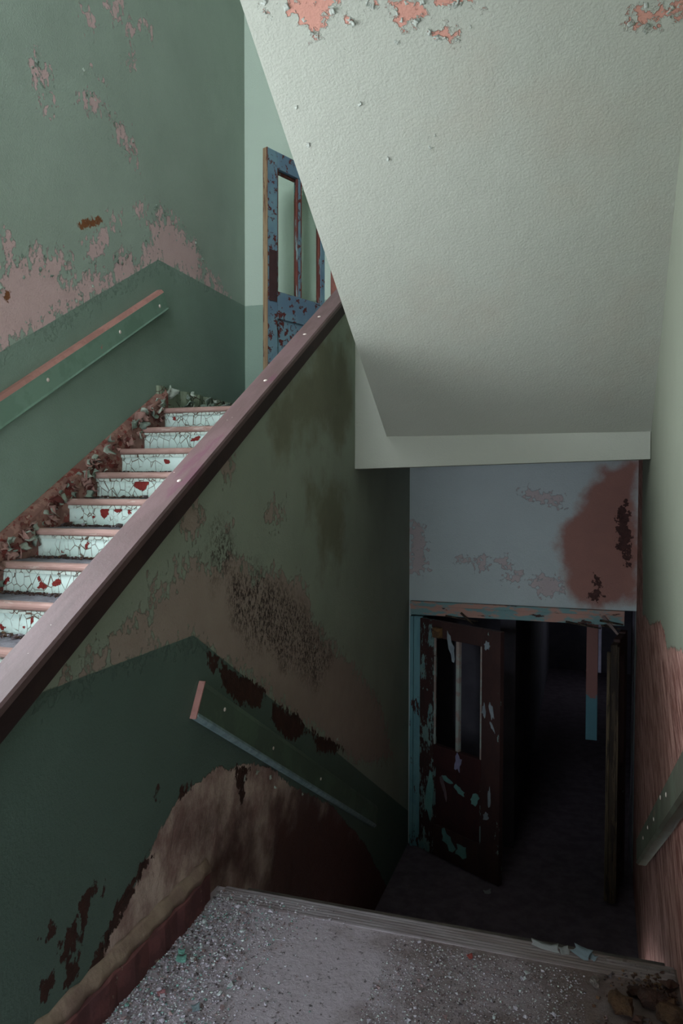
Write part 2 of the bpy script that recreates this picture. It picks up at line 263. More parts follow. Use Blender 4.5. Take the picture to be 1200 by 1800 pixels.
def slab(name, us, vs_, front, back, mat, keep=None, attrs=None, parent=None, **kw):
    """a thick sheet with a fine grid on its front; keep(uc, vc) cuts openings; attrs are per-vertex damage fields"""
    us, vs_ = np.asarray(us), np.asarray(vs_); nu, nv = len(us), len(vs_)
    U, V = np.meshgrid(us, vs_, indexing='ij')
    A = np.stack(front(U, V), -1).reshape(-1, 3); B = np.stack(back(U, V), -1).reshape(-1, 3)
    uc, vc = np.meshgrid((us[1:] + us[:-1]) / 2, (vs_[1:] + vs_[:-1]) / 2, indexing='ij')
    K = np.ones((nu - 1, nv - 1), bool) if keep is None else keep(uc, vc)
    idx = np.arange(nu * nv).reshape(nu, nv); q = np.stack([idx[:-1, :-1], idx[1:, :-1], idx[1:, 1:], idx[:-1, 1:]], -1)[K]
    n = nu * nv
    nrm = np.cross(A[q[0, 1]] - A[q[0, 0]], A[q[0, 2]] - A[q[0, 1]])
    if nrm @ (A[q[0, 0]] - B[q[0, 0]]) < 0: q = q[:, ::-1]
    # the boundary of the kept cells
    e = np.concatenate([q[:, [0, 1]], q[:, [1, 2]], q[:, [2, 3]], q[:, [3, 0]]])
    key = e[:, 0].astype(np.int64) * n + e[:, 1]; rev = e[:, 1].astype(np.int64) * n + e[:, 0]
    be = e[~np.isin(key, rev)]
    side = np.stack([be[:, 1], be[:, 0], be[:, 0] + n, be[:, 1] + n], -1)
    faces = np.concatenate([q, q[:, ::-1] + n, side])
    used = np.unique(faces); rm = np.zeros(2 * n, int); rm[used] = np.arange(len(used))
    P = np.concatenate([A, B])[used]; faces = rm[faces]
    me = bpy.data.meshes.new(name)
    me.vertices.add(len(P)); me.vertices.foreach_set('co', P.ravel())
    me.loops.add(faces.size); me.loops.foreach_set('vertex_index', faces.ravel().astype(np.int32))
    me.polygons.add(len(faces)); me.polygons.foreach_set('loop_start', np.arange(0, faces.size, 4, dtype=np.int32))
    me.update(calc_edges=True); me.validate(); me.shade_flat()
    pts = np.stack([U.ravel(), V.ravel()], -1)
    for k in ('dado', 'peel', 'deep', 'stain', 'low', 'mold', 'rust', 'maroon'):
        a = attrs.get(k) if attrs else None
        val = np.full(n, -1.0) if a is None else (a(pts) if callable(a) else sdf(pts, a))
        at = me.attributes.new(k, 'FLOAT', 'POINT')
        at.data.foreach_set('value', np.concatenate([val, val])[used].astype(np.float32))
    return link(name, me, mat, parent, **kw)

# ------------------------------------------------------------------ materials
GREEN = srgb(154, 166, 154); DADO = srgb(124, 142, 130)
M_left = wall_mat('green_wall_paint', GREEN, DADO, srgb(214, 182, 182), srgb(194, 162, 160), amp=(.08, .05), stretch=.7, chips=.742, clip=True, isl=.26, micro=.0013)
M_mid = wall_mat('parapet_paint', srgb(150, 158, 144), srgb(90, 108, 100), srgb(170, 154, 144), srgb(150, 132, 124), stain=(srgb(134, 136, 116), srgb(114, 112, 96)),
                 low=srgb(208, 186, 174), low2=srgb(150, 120, 114), deep=srgb(84, 52, 44), amp=(.09, .05), soft=.25, mott=.2, chips=.757, clip=True, isl=.15, stretch=.75)
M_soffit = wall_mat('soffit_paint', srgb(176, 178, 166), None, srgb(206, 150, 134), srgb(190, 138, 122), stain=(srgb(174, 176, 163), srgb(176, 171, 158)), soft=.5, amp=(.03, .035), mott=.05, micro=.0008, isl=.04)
M_far = wall_mat('far_wall_paint', srgb(190, 202, 204), None, srgb(196, 188, 190), srgb(188, 174, 176), stain=(srgb(172, 126, 114), srgb(150, 112, 106)), soft=.10, amp=(.05, .09), deep=srgb(104, 70, 68), mott=.1)
M_end = wall_mat('end_wall_paint', srgb(178, 192, 178), srgb(136, 156, 142), mott=.06, amp=(.05, .03))
M_right = wall_mat('right_wall_paint', srgb(130, 134, 118), None, low=srgb(192, 148, 136), low2=srgb(128, 82, 72), mott=.12, amp=(.05, .05), comb=True)
M_white = plain('white_ceiling_paint', srgb(205, 210, 205), srgb(190, 196, 190), 3)
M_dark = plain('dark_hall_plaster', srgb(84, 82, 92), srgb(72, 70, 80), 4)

# ================================================================== THE SETTING
D = .022
# far left wall beside the upper flight
slab('wall_left', sorted([*lin(-1.2, 5.95, D), SY0, SY1]), sorted([*lin(-.2, 5.0, D), 6.95, SZ0, SZ1]), lambda u, v: (XW + 0 * u, u, v), lambda u, v: (XW - .25 + 0 * u, u, v), M_left,
     keep=lambda u, v: ~((u > SY0) & (u < SY1) & (v > SZ0) & (v < SZ1)),
     attrs=dict(dado=lambda p: np.minimum(3.058 - p[:, 1], (up(p[:, 0]) + .983 - p[:, 1]) * .86), peel=L_PEEL, rust=L_RUST,
                deep=lambda p: -np.ones(len(p))),
     kind='structure', label='tall green wall beside the upper flight with a pink flaked band above its dark dado', cat='wall')
# parapet between the flights, running on as the left wall of the lower flight
def mtop(y): return np.where(y < YB + .001, up(y) + .69, 1.80)
def mzz(u, v): return -1.5 + v * (mtop(u) + 1.5)
us = np.concatenate([lin(.95, YB, D), lin(YB + .003, 5.9, D)])
def mw(p): return np.stack([p[:, 0], mzz(p[:, 0], p[:, 1])], -1)
slab('wall_middle', us, np.linspace(0, 1, 150), lambda u, v: (XL + 0 * u, u, mzz(u, v)), lambda u, v: (XF + 0 * u, u, mzz(u, v)), M_mid,
     attrs=dict(dado=lambda p: (lambda w: np.minimum(1.0 - w[:, 1], (dn(w[:, 0]) + .895 - w[:, 1]) * .86))(mw(p)),
                peel=lambda p: sdf(mw(p), M_PEEL), low=lambda p: sdf(mw(p), M_LOW), deep=lambda p: sdf(mw(p), M_DEEP),
                mold=lambda p: sdf(mw(p), M_MOLD), stain=lambda p: sdf(mw(p), M_OLIVE), maroon=lambda p: sdf(mw(p), M_MAROON)),
     kind='structure', label='green parapet wall under the sloping pink cap, plaster bare along its foot', cat='wall')
# right wall
slab('wall_right', lin(-1.2, 6.05, .04), lin(-1.5, 6.95, .04), lambda u, v: (np.where(u < 2.5, .295, .295 + (u - 2.5) * .0235), u, v),
     lambda u, v: (.6 + 0 * u, u, v), M_right, attrs=dict(low=R_ROUGH + [[(4.9, .4), (5.0, .95), (5.2, 1.3), (5.25, 1.8), (6.1, 1.8), (6.1, .4)]]), kind='structure',
     label='right-hand wall, grey green above and rough reddish plaster below', cat='wall')
# landing back wall with the window (behind the camera)
slab('wall_back', sorted([-2.99, WX0, WX1, VX0, VX1, .5]), [-.2, WZ0, WZ1, VZ0, VZ1, 6.95], lambda u, v: (u, WY + 0 * u, v), lambda u, v: (u, WY - .6 + 0 * u, v), M_white,
     keep=lambda u, v: ~((u > WX0) & (u < WX1) & (v > WZ0) & (v < WZ1)) & ~((u > VX0) & (u < VX1) & (v > VZ0) & (v < VZ1)), kind='structure', label='landing wall that holds the tall stair window', cat='wall')
for n_, lab, (x0, x1, z0, z1) in (('window_1', 'tall landing window behind the viewer', (WX0, WX1, WZ0, WZ1)), ('window_2', 'wide window of the landing above, over the viewer', (VX0, VX1, VZ0, VZ1))):
    wf = empty(n_, ((x0 + x1) / 2, WY - .5, z0), kind='structure', label=lab, cat='window')
    ww = (x1 - x0) / 2; wh = z1 - z0
    for b in ((-ww, -ww + .05, 0, wh), (ww - .05, ww, 0, wh), (-ww + .05, ww - .05, 0, .05), (-ww + .05, ww - .05, wh - .05, wh)):
        box_obj('window_frame', (b[0], b[1], -.03, .03, b[2], b[3]), M_white, wf)
    box_obj('mullion', (-.015, .015, -.02, .02, .05, wh - .05), M_white, wf)
# ceilings
box_obj('ceiling', (-2.99, .6, -1.4, 6.1, 6.9, 7.1), M_white, None, 0, kind='structure', label='flat ceiling at the top of the stairwell', cat='ceiling')
box_obj('ceiling_landing', (-2.74, .3, WY, .82, 3.99, 4.15), M_white, None, 0, kind='structure', label='underside of the next half landing overhead', cat='ceiling')
# sloping soffit of the next flight
def sy(s): return YB - s * GO
def sz(s): return 1.832 + s * RI
def sx(u, s): return (-1.122 + .0062 * s) * (1 - u) + .36 * u
NO = Vector((0, RI, GO)).normalized() * .22
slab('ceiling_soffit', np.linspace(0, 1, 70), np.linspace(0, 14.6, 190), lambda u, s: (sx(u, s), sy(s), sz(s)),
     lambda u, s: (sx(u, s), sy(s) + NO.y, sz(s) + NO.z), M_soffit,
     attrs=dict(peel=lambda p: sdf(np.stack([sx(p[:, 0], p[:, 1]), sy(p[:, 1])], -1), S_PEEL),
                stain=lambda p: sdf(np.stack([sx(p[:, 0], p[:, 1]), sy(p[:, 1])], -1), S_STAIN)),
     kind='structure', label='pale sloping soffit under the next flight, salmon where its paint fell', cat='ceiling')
# edge beam and upstand at the upper floor
bx = np.concatenate([np.linspace(XL + .001, -1.06, 8), np.linspace(-1.04, .335, 30)])
def bz(u, v): t = (u - XL) / (.335 - XL); return np.where(v <= 0, 1.642 + .043 * t, v)
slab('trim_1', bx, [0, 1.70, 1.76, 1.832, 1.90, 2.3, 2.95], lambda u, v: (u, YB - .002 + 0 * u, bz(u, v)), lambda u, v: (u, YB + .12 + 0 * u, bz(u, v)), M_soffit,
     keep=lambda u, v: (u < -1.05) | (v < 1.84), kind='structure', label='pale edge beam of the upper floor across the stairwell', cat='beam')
box_obj('floor_upper', (-2.74, .37, YT + .122, 6.1, 1.81, H), M_dark, None, 0, kind='structure', label='upper floor slab at the head of the stairs', cat='floor')
# upper end wall with its doorway
slab('wall_end', [-2.99, -2.4, -1.97, -1.15, .6], [1.81, H, 3.058, 4.09, 6.95], lambda u, v: (u, YU + 0 * u, v), lambda u, v: (u, YU + .25 + 0 * u, v), M_end,
     keep=lambda u, v: ~((u > -1.97) & (u < -1.15) & (v > H) & (v < 4.09)), attrs=dict(dado=lambda p: 3.058 - p[:, 1]),
     kind='structure', label='pale end wall of the upper floor behind the blue door', cat='wall')
slab('wall_room', [-2.4, .6], [1.5, 6.95], lambda u, v: (u, 6.9 + 0 * u, v), lambda u, v: (u, 7.0 + 0 * u, v), M_end, kind='structure',
     label='wall of the room beyond the upper doorway', cat='wall')
for nm, bb_, lb in (('wall_room_left', (-2.5, -2.4, 6.055, 7.0, 1.81, 6.95), 'left wall of the room beyond the upper doorway'), ('wall_room_right', (.45, .6, 6.055, 7.0, 1.81, 6.95), 'right wall of the room beyond the upper doorway'),
                    ('floor_room', (-2.5, .6, 6.101, 7.0, 1.81, H), 'floor of the room beyond the upper doorway'), ('ceiling_room', (-2.5, .6, 6.055, 7.0, 4.6, 4.75), 'ceiling of the room beyond the upper doorway')):
    box_obj(nm, bb_, M_end if 'wall' in nm else M_white, None, 0, kind='structure', label=lb, cat=nm.split('_')[0])
# lower door wall
slab('wall_far', np.concatenate([[XL - .07], np.linspace(XL + .015, .374, 80), [.40]]), np.concatenate([[-1.5], np.linspace(.632, 1.82, 60)]),
     lambda u, v: (u, YD + 0 * u, v), lambda u, v: (u, YD + .16 + 0 * u, v), M_far, keep=lambda u, v: ~((u > XL + .015) & (u < .374) & (v < .632)),
     attrs=dict(stain=F_STAIN, deep=F_DARK, peel=F_PEEL), kind='structure', label='pale blue grey wall above the lower double door with a brown damp patch', cat='wall')
# lower hall and corridor shell
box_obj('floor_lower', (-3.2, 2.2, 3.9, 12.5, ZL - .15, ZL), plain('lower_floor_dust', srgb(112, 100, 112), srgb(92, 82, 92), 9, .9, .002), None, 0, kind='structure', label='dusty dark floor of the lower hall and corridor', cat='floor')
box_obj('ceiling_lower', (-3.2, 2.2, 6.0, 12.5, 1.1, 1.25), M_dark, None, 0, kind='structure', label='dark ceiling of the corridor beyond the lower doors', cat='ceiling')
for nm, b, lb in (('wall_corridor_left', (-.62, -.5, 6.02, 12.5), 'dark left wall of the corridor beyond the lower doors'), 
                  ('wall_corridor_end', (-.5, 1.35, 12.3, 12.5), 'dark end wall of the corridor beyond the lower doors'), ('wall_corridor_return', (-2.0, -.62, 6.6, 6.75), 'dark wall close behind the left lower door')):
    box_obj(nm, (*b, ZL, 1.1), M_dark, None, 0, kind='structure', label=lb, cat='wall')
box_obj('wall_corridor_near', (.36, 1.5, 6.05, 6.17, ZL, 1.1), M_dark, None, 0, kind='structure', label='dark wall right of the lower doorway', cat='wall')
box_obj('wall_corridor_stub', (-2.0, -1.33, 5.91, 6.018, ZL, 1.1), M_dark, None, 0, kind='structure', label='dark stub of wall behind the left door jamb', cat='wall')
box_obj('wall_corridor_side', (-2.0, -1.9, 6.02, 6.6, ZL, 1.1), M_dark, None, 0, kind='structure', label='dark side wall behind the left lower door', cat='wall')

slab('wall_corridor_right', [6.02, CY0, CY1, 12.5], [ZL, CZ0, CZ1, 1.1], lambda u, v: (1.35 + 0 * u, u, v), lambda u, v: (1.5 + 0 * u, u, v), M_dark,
     keep=lambda u, v: ~((u > CY0) & (u < CY1) & (v > CZ0) & (v < CZ1)), kind='structure', label='dark right wall of the corridor beyond the lower doors', cat='wall')
box_obj('wall_light_block', (-.75, -.58, WY, .25, 0, 3.99), M_white, None, 0, kind='structure', label='added light blocker beside the landing window, unseen behind the viewer', cat='wall')  # added out of view to keep window light off the right side
wf = empty('window_3', (XW - .12, (SY0 + SY1) / 2, SZ0), kind='structure', label='side window over the first steps, out of view', cat='window')
ww = (SY1 - SY0) / 2; wh = SZ1 - SZ0
for b in ((-ww, -ww + .04, 0, wh), (ww - .04, ww, 0, wh), (-ww + .04, ww - .04, 0, .04), (-ww + .04, ww - .04, wh - .04, wh)):
    box_obj('window_frame', (-.03, .03, b[0], b[1], b[2], b[3]), M_white, wf)

# landing floor
m = NT('dusty_landing', .95)
dx = m.z()
dust = m.smooth(m.add(m.noise(3, 7, .7), m.mul(dx[0], -.22)), .42, .72)
c = m.mix(dust, srgb(150, 134, 134), srgb(212, 199, 211))
c = m.mix(m.smooth(m.noise(45, 5, .75), .55, .68), c, srgb(86, 78, 82))
c = m.mix(m.mul(m.smooth(m.add(dx[0], m.ctr(m.noise(5, 5), .5)), -.55, .2), .75), c, srgb(124, 106, 98))
M_floor = m.done(c, m.add(m.mul(m.noise(60, 6, .8), .011), m.mul(m.noise(14, 5), .014)))
fl = slab('floor', lin(-2.74, .305, .05), lin(WY, YN, .05), lambda u, v: (u, v, 0 * u), lambda u, v: (u, v, -.14 + 0 * u), M_floor, kind='structure',
          label='dusty lavender grey concrete landing with a gritty left side', cat='floor')

mm = NT('grooved_nosing_strip', .85); oz = mm.z()
g_ = mm.smooth(mm.math('SINE', mm.mul(oz[1], 400.)), .2, .8)
cc = mm.mix(mm.smooth(mm.noise(1, 6, .65, mm.scale((2.5, 24, 4))), .38, .62), srgb(168, 160, 168), srgb(132, 120, 124))
cc = mm.mix(mm.mul(mm.smooth(mm.add(oz[0], mm.ctr(mm.noise(4, 4), .4)), -.6, .1), .6), cc, srgb(128, 112, 104))
cc = mm.mix(mm.mul(g_, .25), cc, srgb(88, 78, 78))
M_strip = mm.done(cc, mm.add(mm.mul(g_, -.0015), mm.mul(mm.noise(50, 4), .002)))
box_obj('nosing_strip', (XL + .036, .29, 2.452, 2.550, -.045, .0035), M_strip, fl, .004, label='grooved pale nosing strip along the landing edge')

# skirting at the foot of the parapet
M_skirt = wood_mat('maroon_skirting', srgb(120, 76, 76), srgb(100, 64, 66), srgb(150, 126, 118), srgb(140, 120, 108), .62, (7, 7, 7))
M_beige = plain('skirting_cove_plaster', srgb(158, 138, 122), srgb(136, 114, 104), 9, .9, .004)
bb = empty('baseboard_left', (XL, .95, 0), kind='structure', label='maroon skirting along the foot of the parapet on the landing', cat='baseboard')
bm = bmesh.new(); yy = list(np.linspace(0, 1.50, 36))
rows = []
for i, y in enumerate(yy):
    e = .006 * math.sin(i * 1.7) + .005 * R.random()
    k = 1 if i < 34 else .55
    rows.append([bm.verts.new(p) for p in ((0, y, 0), (.034 * k + e * .4, y, 0), (.03 * k + e * .5, y, .098), (.022 * k, y, .104), (0, y, .104))])
for a, b in zip(rows, rows[1:]):
    for j in range(5): bm.faces.new((a[j], a[(j + 1) % 5], b[(j + 1) % 5], b[j]))
bm.faces.new(rows[0]); bm.faces.new(rows[-1][::-1])
bm_obj('board', bm, M_skirt, bb)
bm = bmesh.new(); rows = []
for i, y in enumerate(yy):
    e = .005 * math.sin(i * 2.3 + 1) + .004 * R.random()
    rows.append([bm.verts.new(p) for p in ((0, y, .1045), (.023 + e, y, .1045), (.019 + e, y, .122), (.008 + e * .6, y, .146), (0, y, .152 + e))])
for a, b in zip(rows, rows[1:]):
    for j in range(5): bm.faces.new((a[j], a[(j + 1) % 5], b[(j + 1) % 5], b[j]))
bm.faces.new(rows[0]); bm.faces.new(rows[-1][::-1])
bm_obj('plaster_cove', bm, M_beige, bb, smooth=True)
# skirting at the head of the upper flight
M_pale = NT('crazed_pale_paint')
def crazed(name, base, base2, gap, sc, thr=.045, red=None, co_s=(1, 1, 1)):
    m = NT(name, .6); co = m.scale(co_s)
    w = m.noise(6, 4)
    d = m.vor(sc, 'DISTANCE_TO_EDGE', 'Distance', co); k = m.smooth(m.add(d, m.ctr(m.noise(30, 4), .05)), thr * .4, thr)
    k = m.math('MAXIMUM', k, m.smooth(m.noise(4.2, 3), .52, .6))
    c = m.mix(m.noise(8, 5), base, base2)
    c = m.mix(m.mul(m.smooth(m.noise(24, 6, .7), .56, .7), .35), c, gap)
    c = m.mix(k, gap, c)
    h = m.mul(k, .0025)
    if red is not None:
        r = m.smooth(m.add(m.attr('peel'), m.ctr(m.noise(55, 4, .7), .03)), -.001, .001)
        c = m.mix(r, c, m.mix(m.noise(40, 4), red, srgb(110, 36, 34))); h = m.add(h, m.mul(r, -.003))
    return m.done(c, m.add(h, m.mul(m.noise(60, 3), .0008)))
M_skirt2 = crazed('crazed_skirting_paint', srgb(150, 160, 138), srgb(120, 132, 112), srgb(70, 48, 40), 16)
M_riser = crazed('crazed_mint_paint', srgb(222, 236, 228), srgb(206, 228, 224), srgb(116, 100, 86), 24, .03, srgb(146, 52, 46), (1, 1, .6))
M_cove = crazed('crazed_white_strip', srgb(206, 216, 208), srgb(190, 204, 196), srgb(96, 76, 64), 30, .06)
b2 = empty('baseboard_upper', (XW, 4.42, H), kind='structure', label='peeling pale skirting on the green wall at the head of the stairs', cat='baseboard')
bs = slab('board', lin(0, 1.3, .03), lin(0, .15, .03), lambda u, v: (.02 + .012 * np.sin(u * 37) * v / .15, u, v), lambda u, v: (0 * u, u, v), M_skirt2, parent=b2)

# ================================================================== STAIRS
def dust_mat(name, a, b, front):
    m = NT(name, .95); y = m.z()[1]
    c = m.mix(m.smooth(m.noise(14, 6, .7), .35, .65), a, b)
    c = m.mix(m.smooth(m.noise(60, 5, .75), .56, .66), c, srgb(60, 48, 44))
    return m.done(c, m.mul(m.noise(50, 5, .7), .004))
M_tread = dust_mat('dusty_grey_tread', srgb(132, 130, 138), srgb(108, 104, 112), 0)
M_nose = wood_mat('worn_pink_nosing', srgb(180, 146, 138), srgb(164, 130, 122), srgb(196, 172, 164), srgb(150, 112, 104), .6, (3, 16, 16), .7, .0008)
st = empty('staircase', (XW, 1.2, 0), label='upper flight of mint painted steps with pink nosings and flaking risers', cat='staircase')
st.location = (0, 0, 0)
X0, X1 = XW + .045, XF - .002
for i in range(14):
    y, z = YT - i * GO, H - i * RI
    # rounded nosing
    bm = bmesh.new(); pr = [(.045, 0), (.045, -.036)] + [(.016 - .016 * math.cos(t) , -.018 - .018 * math.sin(t)) for t in np.linspace(math.pi / 2, -math.pi / 2, 7)]
    A_ = [bm.verts.new((X0, y + a, z + b)) for a, b in pr]; B_ = [bm.verts.new((X1, y + a, z + b)) for a, b in pr]
    for j in range(len(pr)): bm.faces.new((A_[j], A_[(j + 1) % len(pr)], B_[(j + 1) % len(pr)], B_[j]))
    bm.faces.new(A_); bm.faces.new(B_[::-1])
    bm_obj('nosing', bm, M_nose, st)
    box_obj('tread', (X0, X1, y + .045, y + GO + .022 if i else y + .12, z - .036, z - .001), M_tread, st, 0)
    rr = slab('riser', lin(X0, X1, .014), lin(z - RI, z - .0365, .012), lambda u, v: (u, y + .024 + .0015 * np.sin(u * 31 + i) , v), lambda u, v: (u, y + .046 + 0 * u, v), M_riser,
              attrs=dict(peel=RISER_RED.get(i) or [[(-2.2, z - .08), (-2.17, z - .07), (-2.16, z - .1)]]), parent=st)
    # thin cove strip under the nosing
    bm = bmesh.new(); box(bm, X0, X1, y + .012, y + .0235, z - .054, z - .0365)
    bm_obj('cove_strip', bm, M_cove, rr, .002)
bm = bmesh.new(); k = RI / GO
M_string = wood_mat('flaking_wall_string', srgb(150, 112, 102), srgb(128, 92, 84), srgb(126, 62, 56), srgb(164, 138, 124), .54, (14, 14, 14), .8, .003)
raked('wall_string', 0, 0, [(XW + .001, -.16), (XW + .044, -.16), (XW + .042, .06), (XW + .02, .10), (XW + .001, .105)], 1.25, YT + .07, up, M_string, st)
# lower flight
s2 = empty('staircase', (0, 0, 0), label='lower flight of dark steps going down from the landing to the double door', cat='staircase')
M_low = plain('dark_lower_steps', srgb(110, 102, 100), srgb(88, 82, 82), 8, .9, .003)
xl, xr_ = XL + .002, .29
for i in range(1, 10):
    y, z = YN + (i - 1) * GO, -i * RI
    if i < 9: box_obj('tread', (xl, xr_, y + .022, y + GO + .03, z - .04, z), M_low, s2, .004)
    box_obj('riser', (xl, xr_, y, y + .021, z, z + RI - (.0405 if i > 1 else .141)), M_low, s2, 0)

# ================================================================== PARAPET CAP AND WALL RAILS
m = NT('worn_pink_cap', .6)
co = m.scale((9, 2.2, 2.2))
c = m.mix(m.smooth(m.noise(1.3, 6, .65, co), .38, .62), srgb(110, 87, 88), srgb(97, 77, 76))
c = m.mix(m.mul(m.smooth(m.noise(2.0, 5, .6, m.scale((6, 1.6, 1.6), (3.1, 0, 0))), .56, .68), .8), c, srgb(104, 68, 80))
sp = m.math('SUBTRACT', 1., m.smooth(m.vor(34), .05, .09)); sp = m.mul(sp, m.smooth(m.noise(5, 2), .6, .64))
c = m.mix(sp, c, srgb(214, 200, 190))
M_cap = m.done(c, m.add(m.mul(m.noise(90, 4, .7), .0008), m.mul(m.noise(12, 4), .0015)))
M_capside = wood_mat('dark_cap_side', srgb(58, 42, 40), srgb(50, 36, 36), srgb(84, 60, 56), srgb(70, 50, 46), .68, (6, 2, 2))
cap = empty('parapet_cap', (0, 0, 0), label='sloping pink wooden cap rail with a near-black side on the parapet', cat='handrail')
raked('top_board', 0, 0, [(-1.405, .735), (-1.296, .735), (-1.294, .757), (-1.299, .766), (-1.396, .766), (-1.405, .758)], .93, 4.42, up, M_cap, cap)
raked('side_board', 0, 0, [(XL + .001, .668), (-1.300, .668), (-1.298, .7345), (XL + .001, .7345)], .94, 4.41, up, M_capside, cap)
raked('side_board', 0, 0, [(-1.402, .668), (XF - .001, .668), (XF - .001, .7345), (-1.402, .7345)], .94, 4.41, up, M_capside, cap)
def disc(name, parent, c, n, rad, mat, dome=.4, **kw):
    bm = bmesh.new(); bmesh.ops.create_uvsphere(bm, u_segments=10, v_segments=6, radius=rad)
    q = Vector(n).to_track_quat('Z', 'Y').to_matrix().to_4x4()
    bmesh.ops.transform(bm, matrix=Matrix.Translation(c) @ q @ Matrix.Diagonal((1, 1, dome, 1)), verts=bm.verts)
    return bm_obj(name, bm, mat, parent, smooth=True, **kw)
M_plug = plain('pale_screw_plug', srgb(214, 200, 190), srgb(190, 176, 168), 30, .6)
nup = Vector((0, -RI, GO)).normalized()
for y, x in ((2.30, -1.335), (3.05, -1.34), (3.55, -1.345), (3.78, -1.35)):
    disc('screw_plug', cap, (x, y, up(y) + .766), nup, .009, M_plug)

M_railL = wood_mat('green_rail_paint', srgb(116, 142, 126), srgb(108, 134, 118), srgb(170, 120, 110), srgb(150, 100, 92), .70, (5, 5, 5), .55)
M_railtop = wood_mat('rail_worn_pink_edge', srgb(176, 126, 118), srgb(164, 116, 108), srgb(120, 140, 124), srgb(150, 90, 84), .66, (6, 6, 6), .6)
def rail(x0, s, h0, h1, y0, y1, pitch, mats, label, t=.045, ch=.022):
    """board screwed flat to a wall: parts for face, worn top edge and lower edge; s is the side it faces"""
    root = empty('handrail', (0, 0, 0), label=label, cat='handrail')
    x1 = x0 + s * t
    raked('board', 0, 0, [(x0, h0 + ch), (x1, h0 + ch), (x1, h1 - ch), (x0, h1 - ch)], y0, y1, pitch, mats[0], root, True)
    raked('worn_top_edge', 0, 0, [(x0, h1 - ch + .0005), (x1, h1 - ch + .0005), (x1 - s * .012, h1), (x0, h1)], y0, y1, pitch, mats[1], root, True)
    raked('lower_edge', 0, 0, [(x0, h0), (x1 - s * .006, h0), (x1 + s * .004, h0 + ch * .5), (x1, h0 + ch - .0005), (x0, h0 + ch - .0005)], y0, y1, pitch, mats[2], root, True)
    return root
r1 = rail(XW, 1, .622, .785, 1.45, 4.79, up, (M_railL, M_railtop, M_railL), 'green board handrail with a worn pink edge on the tall left wall')
for y, hh in ((4.40, .69), (3.95, .70), (3.3, .71)): disc('screw_plug', r1, (XW + .045, y, up(y) + hh), (1, 0, 0), .012, M_plug)
M_railM = wood_mat('dark_green_rail_paint', srgb(92, 112, 96), srgb(84, 100, 88), srgb(120, 84, 76), srgb(100, 70, 64), .70, (5, 5, 5), .55)
M_bluelip = plain('blue_grey_rail_edge', srgb(140, 162, 166), srgb(112, 134, 138), 20, .6)
r2 = rail(XL, 1, .588, .748, 2.085, 4.5, dn, (M_railM, M_railM, M_bluelip), 'dark green board handrail with a blue grey lower edge on the parapet', t=.024, ch=.026)
bm = bmesh.new(); k = (RI / GO)
def rp(y, hh, k=-RI / GO): yy = y - hh * k / (1 + k * k); return yy, dn(yy) + hh
for a, b in ((.588, .748),):
    (ya, za), (yb, zb) = rp(2.083, a), rp(2.083, b)
    hexa(bm, [(XL, ya - .008, za), (XL + .025, ya - .008, za), (XL + .025, ya, za), (XL, ya, za), (XL, yb - .008, zb), (XL + .025, yb - .008, zb), (XL + .025, yb, zb), (XL, yb, zb)])
bm_obj('end_face', bm, plain('worn_pink_end', srgb(176, 128, 122), srgb(160, 112, 108), 18, .7), r2, .002, label='worn pink end of the dark green handrail')
for (y, hh) in ((2.56, .69), (3.03, .665), (3.66, .67)): disc('screw_plug', r2, (XL + .025, y, dn(y) + hh), (1, 0, 0), .008, M_plug)
M_railR = wood_mat('olive_rail_paint', srgb(92, 98, 84), srgb(84, 84, 72), srgb(130, 104, 92), srgb(120, 92, 80), .66, (5, 5, 5), .6)
M_railRt = plain('rail_brown_edge', srgb(134, 106, 94), srgb(118, 92, 82), 20)
r3 = rail(.300, -1, .475, .625, 1.0, 3.58, dn, (M_railR, M_railRt, M_railR), 'olive board handrail with chipped brown edges on the right wall', t=.04)
for (y, hh) in ((2.55, .56), (2.72, .585), (2.95, .55), (3.2, .56), (3.42, .55)): disc('paint_chip', r3, (.258, y, dn(y) + hh), (-1, 0, 0), .008, M_plug, .3)

# ================================================================== DOORS
M_teal = wood_mat('teal_frame_paint', srgb(104, 148, 156), srgb(96, 140, 150), srgb(62, 36, 34), srgb(50, 30, 30), .60, (16, 16, 5), .6)
M_headp = wood_mat('pink_and_teal_head', srgb(178, 140, 128), srgb(116, 150, 152), srgb(66, 40, 36), srgb(90, 58, 48), .60, (5, 12, 16), .65)
M_brown = wood_mat('dark_brown_flaked_door', srgb(64, 44, 42), srgb(58, 41, 40), srgb(128, 156, 150), srgb(112, 112, 132), .665, (11, 11, 4), .65)
M_brown2 = wood_mat('maroon_door_panel', srgb(60, 34, 35), srgb(54, 32, 34), srgb(112, 156, 152), srgb(100, 140, 140), .70, (9, 9, 5), .65)
M_stileT = wood_mat('teal_and_brown_stile', srgb(62, 41, 40), srgb(56, 40, 39), srgb(112, 140, 138), srgb(96, 128, 132), .52, (16, 16, 6), .65)
M_munt = wood_mat('pale_muntin_paint', srgb(150, 160, 156), srgb(150, 136, 130), srgb(70, 48, 44), srgb(70, 48, 44), .64, (8, 8, 8), .6)
M_ochre = wood_mat('ochre_wood', srgb(116, 88, 56), srgb(80, 58, 42), srgb(60, 44, 38), srgb(60, 44, 38), .6, (6, 6, 12), .7)
M_wood = wood_mat('weathered_door_edge', srgb(84, 72, 58), srgb(62, 53, 44), srgb(44, 37, 33), srgb(44, 37, 33), .52, (30, 30, 2.4), .8)
